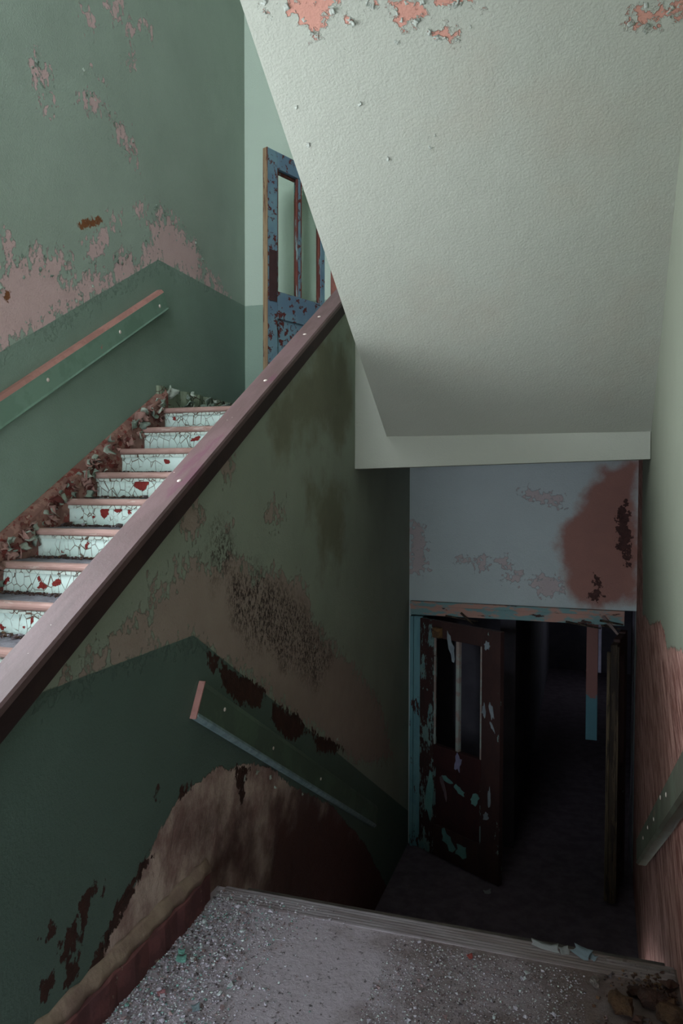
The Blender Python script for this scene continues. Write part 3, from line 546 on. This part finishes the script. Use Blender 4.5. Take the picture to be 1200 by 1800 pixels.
# frame of the lower doorway
fr = empty('door_frame', (XL, YD, ZL), label='flaked teal and pink frame of the lower double doorway', cat='door frame')
def fpart(name, x0, x1, z0, z1, y0, y1, mat, bev=.004, **kw):
    return box_obj(name, (x0 - XL, x1 - XL, y0 - YD, y1 - YD, z0 - ZL, z1 - ZL), mat, fr, bev, **kw)
fpart('jamb', -1.275, -1.200, ZL, .512, YD - .028, YD + .14, M_teal, label='teal left jamb with a pink worn top')
fpart('jamb_moulding', -1.3045, -1.276, ZL, .512, YD - .04, YD + .14, M_teal)
fpart('head', -1.3045, .291, .522, .594, YD - .028, YD + .14, M_headp, label='door head with pink paint over teal')
fpart('head_moulding', -1.3045, .291, .595, .632, YD - .045, YD + .14, M_headp)
M_pilaster = NT('pink_over_teal_pilaster', .6); zz = M_pilaster.z()[2]
kk = M_pilaster.smooth(M_pilaster.add(zz, M_pilaster.ctr(M_pilaster.noise(9, 4), .5)), 1.32, 1.36)
M_pilaster = M_pilaster.done(M_pilaster.mix(kk, srgb(66, 108, 120), srgb(118, 82, 78)), M_pilaster.mul(M_pilaster.noise(40, 4), .001))
fpart('pilaster_board', .030, .112, -.355, .520, YD + .01, YD + .06, M_pilaster, label='short board standing in for a lit pilaster, pink above and teal below')  # stands in for a lit pilaster, cut off where its bright part ends
fpart('pilaster_strip', .113, .136, .16, .520, YD - .005, YD + .05, plain('lilac_grey_strip', srgb(140, 136, 158), srgb(120, 118, 138)), label='lilac grey strip beside the short pilaster board')
bm = bmesh.new()
def stick(bm, a, b, w, d=None):
    a, b = Vector(a), Vector(b); t = (b - a).normalized(); s = t.cross(Vector((0, 1, 0))).normalized() * w / 2; n = t.cross(s).normalized() * (d or w) / 2
    hexa(bm, [a - s - n, a + s - n, a + s + n, a - s + n, b - s * .6 - n, b + s * .6 - n, b + s * .6 + n, b - s * .6 + n])
for a, b, w in (((1.46, -.03, 1.93), (1.57, -.05, 1.80), .026), ((1.45, -.035, 1.86), (1.58, -.02, 1.84), .012), ((1.44, -.06, 1.90), (1.60, -.05, 1.875), .014), ((.30, -.04, 1.87), (.55, -.05, 1.84), .012), ((.42, -.05, 1.90), (.52, -.07, 1.82), .014), ((1.2, -.04, 1.875), (1.45, -.06, 1.84), .012)):
    b_ = bmesh.new(); stick(b_, a, b, w); bm_obj('splinter', b_, M_wood if w < .02 else plain('grey_splinter', srgb(140, 124, 120), srgb(110, 96, 94)), fr)
bm.free()

def leaf(name, loc, ang, label):
    return empty(name, loc, ang, label=label, cat='door', kind='structure')
def lp(root, name, x0, x1, z0, z1, mat, y0=-.022, y1=.022, bev=.004, **kw):
    return box_obj(name, (x0, x1, y0, y1, z0, z1), mat, root, bev, **kw)
# left leaf, standing part open towards the stairs
W = .775; T = 1.835
d1 = leaf('door_1', (-1.205, YD - .05, ZL + .012), math.atan2(-.39, .65), 'left leaf of the lower double door, dark brown with flaking teal paint and empty lights')
lp(d1, 'stile', 0, .145, 0, T, M_stileT); lp(d1, 'stile', W - .165, W, 0, T, M_brown)
lp(d1, 'top_rail', .146, W - .166, T - .13, T, M_brown); lp(d1, 'lock_rail', .146, W - .166, .70, .87, M_brown2); lp(d1, 'bottom_rail', .146, W - .166, 0, .24, M_brown)
lp(d1, 'muntin', .365, .395, .871, T - .131, M_munt, -.02, .012, label='pale flaked glazing bar')
lp(d1, 'panel', .146, W - .166, .241, .699, M_brown2, -.004, .012, .002)
for x0, x1 in ((.1465, .160), (W - .180, W - .1665)):
    lp(d1, 'panel_moulding', x0, x1, .242, .698, M_stileT, -.018, -.0045, .003)
    lp(d1, 'glazing_bead', x0, x1, .872, T - .132, M_munt, -.02, -.006, .002)
lp(d1, 'closer_block', .16, .235, T - .125, T - .045, M_ochre, -.06, -.0225, .006, label='ochre wooden block on the top rail')
FL_L = plain('lilac_flake', srgb(140, 138, 170), srgb(124, 122, 150)); FL_T = plain('teal_flake', srgb(104, 152, 148), srgb(92, 138, 136)); FL_P = plain('grey_blue_flake', srgb(140, 150, 156), srgb(120, 132, 140))
def remain(cx, cz, w, h, mat, y, seed, lean=0.):
    # a ragged plate of old paint still clinging to the door
    r = random.Random(seed); n = 13; bm = bmesh.new(); A_, B_ = [], []
    for k in range(n):
        t = 6.283 * k / n; q = r.uniform(.55, 1.15)
        x, z = cx + w * .5 * q * math.cos(t) + lean * h * .5 * math.sin(t), cz + h * .5 * q * math.sin(t)
        A_.append(bm.verts.new((x, y - .003 - .003 * (k % 2), z))); B_.append(bm.verts.new((x, y, z)))
    bm.faces.new(A_); bm.faces.new(B_[::-1])
    for k in range(n): bm.faces.new((A_[k], A_[(k + 1) % n], B_[(k + 1) % n], B_[k]))
    bm_obj('paint_flake', bm, mat, d1)
for k, (cx, cz, w, h, mt, y, ln) in enumerate(((.395, .79, .075, .15, FL_L, -.0225, .1), (.275, .625, .11, .05, FL_T, -.0045, -.8), (.40, .575, .10, .09, FL_T, -.0045, -.5), (.545, .555, .085, .11, FL_T, -.0045, .4),
        (.235, .56, .05, .20, plain('mauve_grey_flake', srgb(112, 96, 100), srgb(92, 80, 84)), -.0045, -.3), (.70, 1.26, .05, .15, FL_P, -.0225, -.2), (.635, 1.24, .03, .12, FL_P, -.0225, 0), (.71, 1.14, .03, .09, FL_P, -.0225, -.4), (.66, 1.72, .06, .07, FL_P, -.0225, 0),
        (.30, .17, .13, .17, FL_T, -.0225, -.5), (.43, .13, .12, .12, FL_T, -.0225, .3), (.69, .62, .03, .16, FL_P, -.0225, 0), (.66, .47, .05, .07, FL_P, -.0225, .2), (.11, .45, .08, .40, FL_T, -.0225, .1), (.32, 1.66, .06, .22, FL_P, -.0225, -.25))):
    remain(cx, cz, w, h, mt, y, 40 + k, ln)
# right leaf, seen edge on
W2 = .455
d2 = leaf('door_2', (.292, YD - .02, ZL + .02), math.atan2(-.44, -.085), 'right leaf of the lower double door, open and seen along its brown edge')
lp(d2, 'stile', 0, .10, 0, T - .02, M_brown); lp(d2, 'stile', W2 - .11, W2, 0, T - .05, M_wood)
lp(d2, 'edge_strip', W2 - .012, W2 + .006, .01, T - .10, wood_mat('grey_tan_strip', srgb(96, 84, 66), srgb(74, 64, 52), srgb(48, 41, 36), srgb(48, 41, 36), .56, (40, 40, 2.5), .8), -.0445, -.0225, .003, label='tan strip along the meeting edge')
lp(d2, 'edge_strip', W2 - .03, W2 + .003, .01, T - .06, M_wood, .0225, .034, .003)
lp(d2, 'top_rail', .101, W2 - .111, T - .15, T - .03, M_brown); lp(d2, 'lock_rail', .101, W2 - .111, .70, .87, M_brown); lp(d2, 'bottom_rail', .101, W2 - .111, 0, .24, M_brown)
lp(d2, 'panel', .101, W2 - .111, .241, .699, M_brown2, -.006, .006, .002)
# upper blue door
m = NT('blue_flaked_paint', .6)
n = m.add(m.noise(24, 6, .68), m.ctr(m.noise(4, 3), .22)); p = m.smooth(n, .56, .575)
zc = m.z(); lowp = m.smooth(m.noise(3, 3), .4, .6)
c = m.mix(lowp, srgb(112, 140, 152), srgb(98, 122, 142))
c = m.mix(p, c, m.mix(m.noise(30, 3), srgb(112, 54, 48), srgb(70, 44, 46)))
M_blue = m.done(c, m.add(m.mul(p, -.002), m.mul(m.noise(60, 3), .001)))
M_redmaroon = wood_mat('flaked_maroon_edge', srgb(112, 62, 54), srgb(96, 52, 48), srgb(126, 150, 152), srgb(110, 132, 140), .58, (30, 30, 4), .7)
M_tan = wood_mat('bare_tan_edge', srgb(150, 128, 100), srgb(134, 110, 86), srgb(104, 66, 56), srgb(90, 60, 52), .58, (40, 40, 3), .8)
gl = bpy.data.materials.new('old_window_glass'); gl.use_nodes = True; t_ = gl.node_tree; b_ = t_.nodes['Principled BSDF']
b_.inputs['Base Color'].default_value = (.93, .98, .94, 1); b_.inputs['Transmission Weight'].default_value = 1; b_.inputs['Roughness'].default_value = .02; b_.inputs['IOR'].default_value = 1.02
ax = math.atan2(.66, .255)
d3 = leaf('door_3', (-2.03, 5.865, H + .01), ax + math.pi, 'blue flaking glazed door standing open on the upper floor')
W3, T3 = .706, 1.985
lp(d3, 'stile', W3 - .105, W3 - .001, 0, T3, M_blue); lp(d3, 'stile', 0, .10, 0, T3, M_blue)
lp(d3, 'edge', W3, W3 + .006, 0, T3, M_tan, -.023, .023, .001, label='bare tan edge of the blue door')
lp(d3, 'top_rail', .101, W3 - .106, T3 - .125, T3, M_blue); lp(d3, 'lock_rail', .101, W3 - .106, .74, .945, M_blue); lp(d3, 'bottom_rail', .101, W3 - .106, 0, .22, M_blue)
lp(d3, 'panel', .101, W3 - .106, .221, .739, M_blue, -.006, .008, .002)
lp(d3, 'muntin', .335, .365, .946, T3 - .126, M_blue, -.018, .018)
for x0, x1 in ((.101, .112), (.324, .3345), (.3655, .377), (W3 - .117, W3 - .106)):
    lp(d3, 'glazing_bead', x0, x1, .947, T3 - .127, M_redmaroon, -.018, .018, .002)
for x0, x1 in ((.112, .324), (.377, W3 - .117)): lp(d3, 'pane', x0, x1, .947, T3 - .127, gl, -.003, .001, 0)
for x0, x1 in ((.113, .323), (.378, W3 - .118)): lp(d3, 'glazing_bead', x0, x1, T3 - .150, T3 - .1275, M_redmaroon, -.019, -.0035, .002)
lp(d3, 'push_plate', W3 - .095, W3 - .012, .86, 1.24, plain('dark_maroon_plate', srgb(74, 50, 52), srgb(66, 46, 48), 14, .5), .0225, .027, .001, label='dark maroon push plate')
dj = empty('door_frame', (-1.97, YU, H), label='reddish brown frame of the upper doorway beside the blue door', cat='door frame')
M_jamb = wood_mat('red_brown_jamb', srgb(132, 84, 72), srgb(116, 72, 64), srgb(150, 110, 96), srgb(90, 58, 52), .62, (9, 9, 4), .7)
for n_, b in (('jamb', (.002, .06, -.03, .2, 0, 2.03)), ('jamb', (.76, .818, -.03, .2, 0, 2.03)), ('head', (.0605, .7595, -.03, .2, 1.97, 2.029))): box_obj(n_, b, M_jamb, dj, .004)

# ================================================================== LOOSE PAINT AND RUBBLE
def flake_mesh(sd, curl, pts=None):
    """a curled chip of old paint: a small bent sheet with a ragged outline and real thickness"""
    r = random.Random(sd); n = 4
    bm = bmesh.new(); g = []
    for k, th in ((0, 0), (1, -.045)):
        for i in range(n):
            for j in range(n):
                u, v = i / (n - 1) - .5, j / (n - 1) - .5
                if i in (0, n - 1): u += r.uniform(-.12, .12)
                if j in (0, n - 1): v += r.uniform(-.12, .12)
                if k: u, v = g[i * n + j].co.x, g[i * n + j].co.y
                g.append(bm.verts.new((u, v, curl * (u * u * 1.6 + .5 * u * v + .4 * v) + th)))
    for i in range(n - 1):
        for j in range(n - 1):
            a, b_, c_, d = i * n + j, (i + 1) * n + j, (i + 1) * n + j + 1, i * n + j + 1
            bm.faces.new((g[a], g[b_], g[c_], g[d])); o = n * n
            bm.faces.new((g[d + o], g[c_ + o], g[b_ + o], g[a + o]))
    ring = [(i, 0) for i in range(n)] + [(n - 1, j) for j in range(1, n)] + [(i, n - 1) for i in range(n - 2, -1, -1)] + [(0, j) for j in range(n - 2, 0, -1)]
    for (i, j), (i2, j2) in zip(ring, ring[1:] + ring[:1]):
        a, b_ = i * n + j, i2 * n + j2
        bm.faces.new((g[b_], g[a], g[a + n * n], g[b_ + n * n]))
    bmesh.ops.recalc_face_normals(bm, faces=bm.faces)
    me = bpy.data.meshes.new('paint_flake'); bm.to_mesh(me); bm.free(); me.shade_smooth()
    return me
def flake_set(mats, curl=.9, n=6):
    out = []
    for m_ in mats:
        for k in range(n):
            me = flake_mesh(k * 17 + 3, curl * (1 if k % 2 else .6)); me.materials.append(m_); out.append(me)
    return out
def put_flakes(parent, meshes, places, size, normal, lift=.004, tilt=.5):
    q0 = Vector(normal).to_track_quat('Z', 'Y')
    for p in places:
        s = R.uniform(*size)
        o = bpy.data.objects.new('paint_flake', R.choice(meshes)); COL.objects.link(o); o.parent = parent
        q = q0.to_matrix() @ Matrix.Rotation(R.uniform(0, 6.28), 3, 'Z') @ Matrix.Rotation(R.uniform(-tilt, tilt), 3, 'X') @ Matrix.Rotation(R.uniform(-tilt, tilt), 3, 'Y')
        M = Matrix.Translation(Vector(p) + Vector(normal) * (lift + s * .12)) @ q.to_4x4() @ Matrix.Diagonal((s, s * R.uniform(.6, 1.1), s, 1))
        o.matrix_basis = (parent.matrix_basis.inverted() @ M) if parent else M
F_green = plain('green_flake', srgb(150, 164, 152), srgb(132, 146, 134), 30); F_pale = plain('pale_flake', srgb(186, 196, 184), srgb(160, 168, 156), 30)
F_pink = plain('pink_flake', srgb(176, 140, 132), srgb(150, 112, 104), 30); F_maroon = plain('maroon_flake', srgb(116, 62, 56), srgb(92, 52, 48), 30)
F_salmon = plain('soffit_flake', srgb(196, 202, 192), srgb(180, 184, 174), 30)
OBS = bpy.data.objects
# wall string of the upper flight: thick curls hanging off the wall
fs = flake_set([F_green, F_pale, F_pink, F_maroon, F_pink], 1.2)
string = OBS['wall_string']
pl = []
for i in range(150):
    y = R.uniform(2.7, YT + .02); hh = R.triangular(-.12, .11, .05)
    pl.append((XW + .044, y, up(y) + hh))
put_flakes(string, fs, pl, (.022, .058), (1, 0, 0), 0, .8)
put_flakes(OBS['baseboard_upper'], flake_set([F_pale, F_green], 1.0), [(XW + .03, R.uniform(4.5, 5.5), H + R.uniform(.01, .15)) for _ in range(26)], (.03, .07), (1, 0, 0), 0, .6)
# far left wall: lifted chips along the flaked band and the diagonal cracks
wl = OBS['wall_left']; fsg = flake_set([F_green, F_green, F_pale], .8)
pl = []
while len(pl) < 120:
    y, z = R.uniform(2.9, 5.45), R.uniform(2.35, 3.45)
    s_ = sdf(np.array([[y, z]]), [L_PEEL[0]])[0]
    if -.06 < s_ < .10 and z > min(3.07, up(y) + 1.0) + .01: pl.append((XW, y, z))
for q in L_PEEL[5:8]:
    c_ = np.mean(q, 0)
    for k in range(9): pl.append((XW, c_[0] + R.gauss(0, .07), c_[1] + R.gauss(0, .05)))
put_flakes(wl, fsg, pl, (.008, .022), (1, 0, 0), -.001, .35)
# soffit: curled rims round the salmon patches
so = OBS['ceiling_soffit']; fss = flake_set([F_salmon], .45, 8); nd = Vector((0, -RI, -GO)).normalized(); pl = []
for q in S_PEEL:
    for (x0, y0), (x1, y1) in zip(q, q[1:] + q[:1]):
        for k in range(max(1, int(math.hypot(x1 - x0, y1 - y0) / .022))):
            t = R.random(); x, y = x0 + (x1 - x0) * t + R.gauss(0, .006), y0 + (y1 - y0) * t + R.gauss(0, .006)
            pl.append((x, y, 1.832 + (YB - y) * RI / GO))
for k in range(14):
    y = R.triangular(2.25, 3.4, 2.3); x = R.uniform(-1.05, -.35); pl.append((x, y, 1.832 + (YB - y) * RI / GO))
put_flakes(so, fss, pl[:290], (.008, .019), nd, -.002, .22)
# parapet: a few pale chips
put_flakes(OBS['wall_middle'], flake_set([F_pale], .7, 4), [(XL, y, z) for y, z in ((2.78, .33), (3.05, .235), (3.45, .0), (3.1, .17), (3.62, .70), (4.0, .1), (2.3, 1.49), (2.9, .31))], (.012, .022), (1, 0, 0), 0, .4)

# rubble on the landing: crumbs nobody could count
def crumbs(name, gen, n, mats, size, label, seed=3, flat=.6, cat='rubble'):
    r = np.random.default_rng(seed)
    base = np.array([(1, 1, 1), (1, -1, -1), (-1, 1, -1), (-1, -1, 1), (.9, -.9, 1.1), (-1.1, .8, .6)], float) * .5
    fc = np.array([(0, 1, 2), (0, 3, 4), (0, 4, 1), (1, 4, 3), (1, 3, 2), (0, 2, 5), (2, 3, 5), (3, 0, 5)])
    P = gen(r, n); n = len(P)
    S = (size[0] + (size[1] - size[0]) * r.random(n) ** 2) * (1 + 1.3 * (r.random(n) > .97))
    V = np.repeat(base[None], n, 0) * (1 + r.normal(0, .28, (n, 6, 3)))
    an = r.uniform(0, 6.28, (n, 3))
    for ax in range(3):
        c, s = np.cos(an[:, ax])[:, None], np.sin(an[:, ax])[:, None]; i, j = (ax + 1) % 3, (ax + 2) % 3
        vi, vj = V[:, :, i].copy(), V[:, :, j].copy(); V[:, :, i] = vi * c - vj * s; V[:, :, j] = vi * s + vj * c
    V *= S[:, None, None]; V[:, :, 2] *= flat
    V[:, :, 2] -= V[:, :, 2].min(1)[:, None]
    V += P[:, None, :]
    F = (fc[None] + (np.arange(n) * 6)[:, None, None]).reshape(-1, 3)
    me = bpy.data.meshes.new(name); me.from_pydata(V.reshape(-1, 3).tolist(), [], F.tolist())
    mi = np.repeat(r.choice(len(mats), n, p=[.50, .12, .16, .08, .14][:len(mats)]), 8)
    me.shade_flat()
    for m_ in mats: me.materials.append(m_)
    me.polygons.foreach_set('material_index', mi.astype(np.int32))
    return link(name, me, None, None, label=label, cat=cat, kind='stuff')
G1 = plain('grey_crumb', srgb(190, 184, 196), srgb(164, 158, 168), 60); G2 = plain('dark_crumb', srgb(96, 86, 88), srgb(74, 66, 68), 60)
G3 = plain('white_crumb', srgb(206, 212, 214), srgb(186, 196, 198), 60); G4 = plain('teal_crumb', srgb(136, 178, 172), srgb(120, 160, 156), 60); G5 = plain('mauve_crumb', srgb(150, 128, 130), srgb(126, 106, 106), 60)
def g_left(r, n):
    y = r.uniform(1.35, 2.52, n); x = XL + .03 + np.abs(r.normal(0, .24 + .08 * np.sin(y * 5), n))
    k = (x < -.62); return np.stack([x, y, np.zeros(n) + .001], -1)[k]
def g_all(r, n):
    y = r.uniform(1.2, 2.43, n); x = r.uniform(-.60, .02, n)
    return np.stack([x, y, np.zeros(n) + .001], -1)
def g_right(r, n):
    x = .28 - np.abs(r.normal(0, .10, n)); y = 2.28 + r.normal(0, .10, n); k = (y < 2.52) & (x > .035)
    for cx, cy, cr in ((.119, 2.285, .064), (.205, 2.335, .064), (.255, 2.285, .066), (.16, 2.37, .042), (.05, 2.385, .044)): k &= np.hypot(x - cx, y - cy) > cr
    return np.stack([x, y, np.zeros(n) + .001], -1)[k]
crumbs('rubble', g_left, 9000, [G1, G2, G3, G4, G5], (.0015, .0065), 'pale and teal paint crumbs spilled along the maroon skirting on the landing')
crumbs('rubble', g_all, 12000, [G1, G2, G3, G5, G5], (.0015, .005), 'fine grey grit scattered over the whole landing floor', 5)
O1 = plain('ochre_crumb', srgb(112, 84, 62), srgb(90, 66, 52), 40); O2 = plain('brown_crumb', srgb(84, 58, 50), srgb(64, 46, 42), 40)
crumbs('rubble', g_right, 1100, [O2, O1, G2, G5, O1], (.004, .013), 'brown plaster crumbs heaped in the right corner of the landing', 9)
def g_tread(r, n):
    i = r.integers(3, 9, n); y = YT - i * GO + GO + .006 - np.abs(r.normal(0, .028, n)); x = r.uniform(X0, X1 - .3, n)
    return np.stack([x, y, H - i * RI + .0005 + 0 * x], -1)
crumbs('rubble', g_tread, 4200, [O2, G2, O1, G1, G2], (.004, .013), 'dark paint debris lying along the backs of the upper stair treads', 11)

# chunks and chips big enough to be told apart
def chunk(name, loc, s, mat, seed, **kw):
    r = random.Random(seed); bm = bmesh.new(); bmesh.ops.create_icosphere(bm, subdivisions=2, radius=.5)
    for v in bm.verts:
        k = 1 + .22 * math.sin(v.co.x * 9 + seed) * math.cos(v.co.y * 7 + seed * 2) + r.uniform(-.2, .16)
        v.co = Vector((v.co.x * s[0] * k, v.co.y * s[1] * k, v.co.z * s[2] * k))
    lo = min(v.co.z for v in bm.verts)
    for v in bm.verts: v.co = v.co - Vector((0, 0, lo))
    o = bm_obj(name, bm, mat, None, **kw); o.location = loc; o.rotation_euler = (0, 0, r.uniform(0, 6)); return o
P_och = plain('ochre_plaster', srgb(98, 74, 54), srgb(74, 54, 44), 30, .95, .012); P_brn = plain('brown_plaster', srgb(78, 54, 46), srgb(58, 42, 38), 30, .95, .012); P_gry = plain('grey_plaster', srgb(130, 120, 116), srgb(104, 96, 94), 26, .95, .004)
for loc, s, mt, lb in (((.119, 2.285, 0), (.09, .065, .05), P_och, 'ochre plaster chunk at the bottom right, left of the brown heap'), ((.205, 2.335, 0), (.085, .07, .045), P_brn, 'dark brown plaster chunk in the right corner of the landing'),
                       ((.255, 2.285, 0), (.075, .09, .05), P_och, 'ochre brown plaster lump against the right wall on the landing'), ((.16, 2.37, 0), (.05, .035, .03), P_brn, 'small brown plaster lump behind the ochre chunk'),
                       ((.05, 2.385, 0), (.055, .03, .018), P_gry, 'flat grey plaster bit just left of the brown corner heap')):
    chunk('plaster_chunk', loc, s, mt, int(loc[0] * 1000), label=lb, cat='plaster', group='plaster chunks in the right corner of the landing')
def chip(name, loc, s, mat, seed, rz=0., tilt=.2, **kw):
    me = flake_mesh(seed, .7); me.materials.append(mat); o = bpy.data.objects.new(name, me); COL.objects.link(o)
    o.scale = (s[0], s[1], (s[0] + s[1]) * .32); o.rotation_euler = (tilt, 0, rz); o.location = (loc[0], loc[1], loc[2]); bpy.context.view_layer.update()
    o.location.z += loc[2] - min((o.matrix_world @ v.co).z for v in me.vertices) + .0005
    return tag(o, **kw)
C_w = plain('white_shard', srgb(164, 166, 166), srgb(128, 130, 132), 60); C_b = plain('blue_white_shard', srgb(140, 156, 162), srgb(100, 114, 124), 60); C_t = plain('teal_chip', srgb(118, 170, 158), srgb(104, 152, 142), 60)
gp = 'paint shards lying on the nosing of the landing'
chip('paint_shard', (-.10, 2.522, .001), (.085, .02), C_w, 4, -.1, .25, label='long flat pale shard on the landing edge, left of the bluish shard', cat='paint shard', group=gp)
chip('paint_shard', (-.045, 2.518, .001), (.03, .026), C_w, 9, .5, .4, label='small pale shard between the long shard and the bluish one', cat='paint shard', group=gp)
chip('paint_shard', (.012, 2.516, .001), (.06, .032), C_b, 14, -.5, .5, label='bluish white curled shard on the landing edge', cat='paint shard', group=gp)
chip('paint_shard', (.045, 2.515, .001), (.03, .02), C_b, 21, -.7, .3, label='small bluish sliver just right of the curled shard', cat='paint shard', group=gp)
gp = 'splinters along the right end of the landing edge'
for x, l, a, lb in ((.13, .09, -.06, 'grey wooden splinter on the landing edge, farthest from the right wall'), (.19, .07, .05, 'short grey splinter on the landing edge, middle one of three'), (.245, .06, -.1, 'grey splinter on the landing edge, nearest the right wall')):
    bm = bmesh.new(); stick(bm, (-l / 2, 0, .004), (l / 2, l / 2 * a, .005), .012, .008)
    o = bm_obj('wood_splinter', bm, P_gry, None, .0, label=lb, cat='splinter', group=gp); o.location = (x, 2.522, .001)
gp = 'teal paint chips among the rubble'
for x, y, s, lb in ((-1.215, 2.09, .030, 'larger teal paint chip in the rubble by the skirting'), (-1.235, 2.125, .022, 'small teal paint chip just behind the larger teal one')):
    chip('paint_chip', (x, y, .004), (s, s * .8), C_t, int(-x * 1000), .3, .2, label=lb, cat='paint chip', group=gp)
for x, y, s, mt, lb in ((-1.06, 1.905, .026, C_b, 'white paint chip near the bottom of the landing rubble'), (-1.19, 1.93, .024, plain('rose_chip', srgb(168, 116, 120), srgb(150, 100, 106), 60), 'rose pink paint chip in the rubble near the bottom edge'),
                        (-.335, 2.395, .018, plain('red_chip', srgb(164, 84, 78), srgb(140, 70, 66), 60), 'tiny red paint chip alone on the grey landing')):
    chip('paint_chip', (x, y, .003), (s, s * .75), mt, int(-x * 900), .8, .3, label=lb, cat='paint chip')
chip('paper_scrap', (-.62, 5.28, ZL + .001), (.05, .03), C_w, 33, .4, .2, label='tiny white scrap on the dark lower hall floor before the doors', cat='scrap')
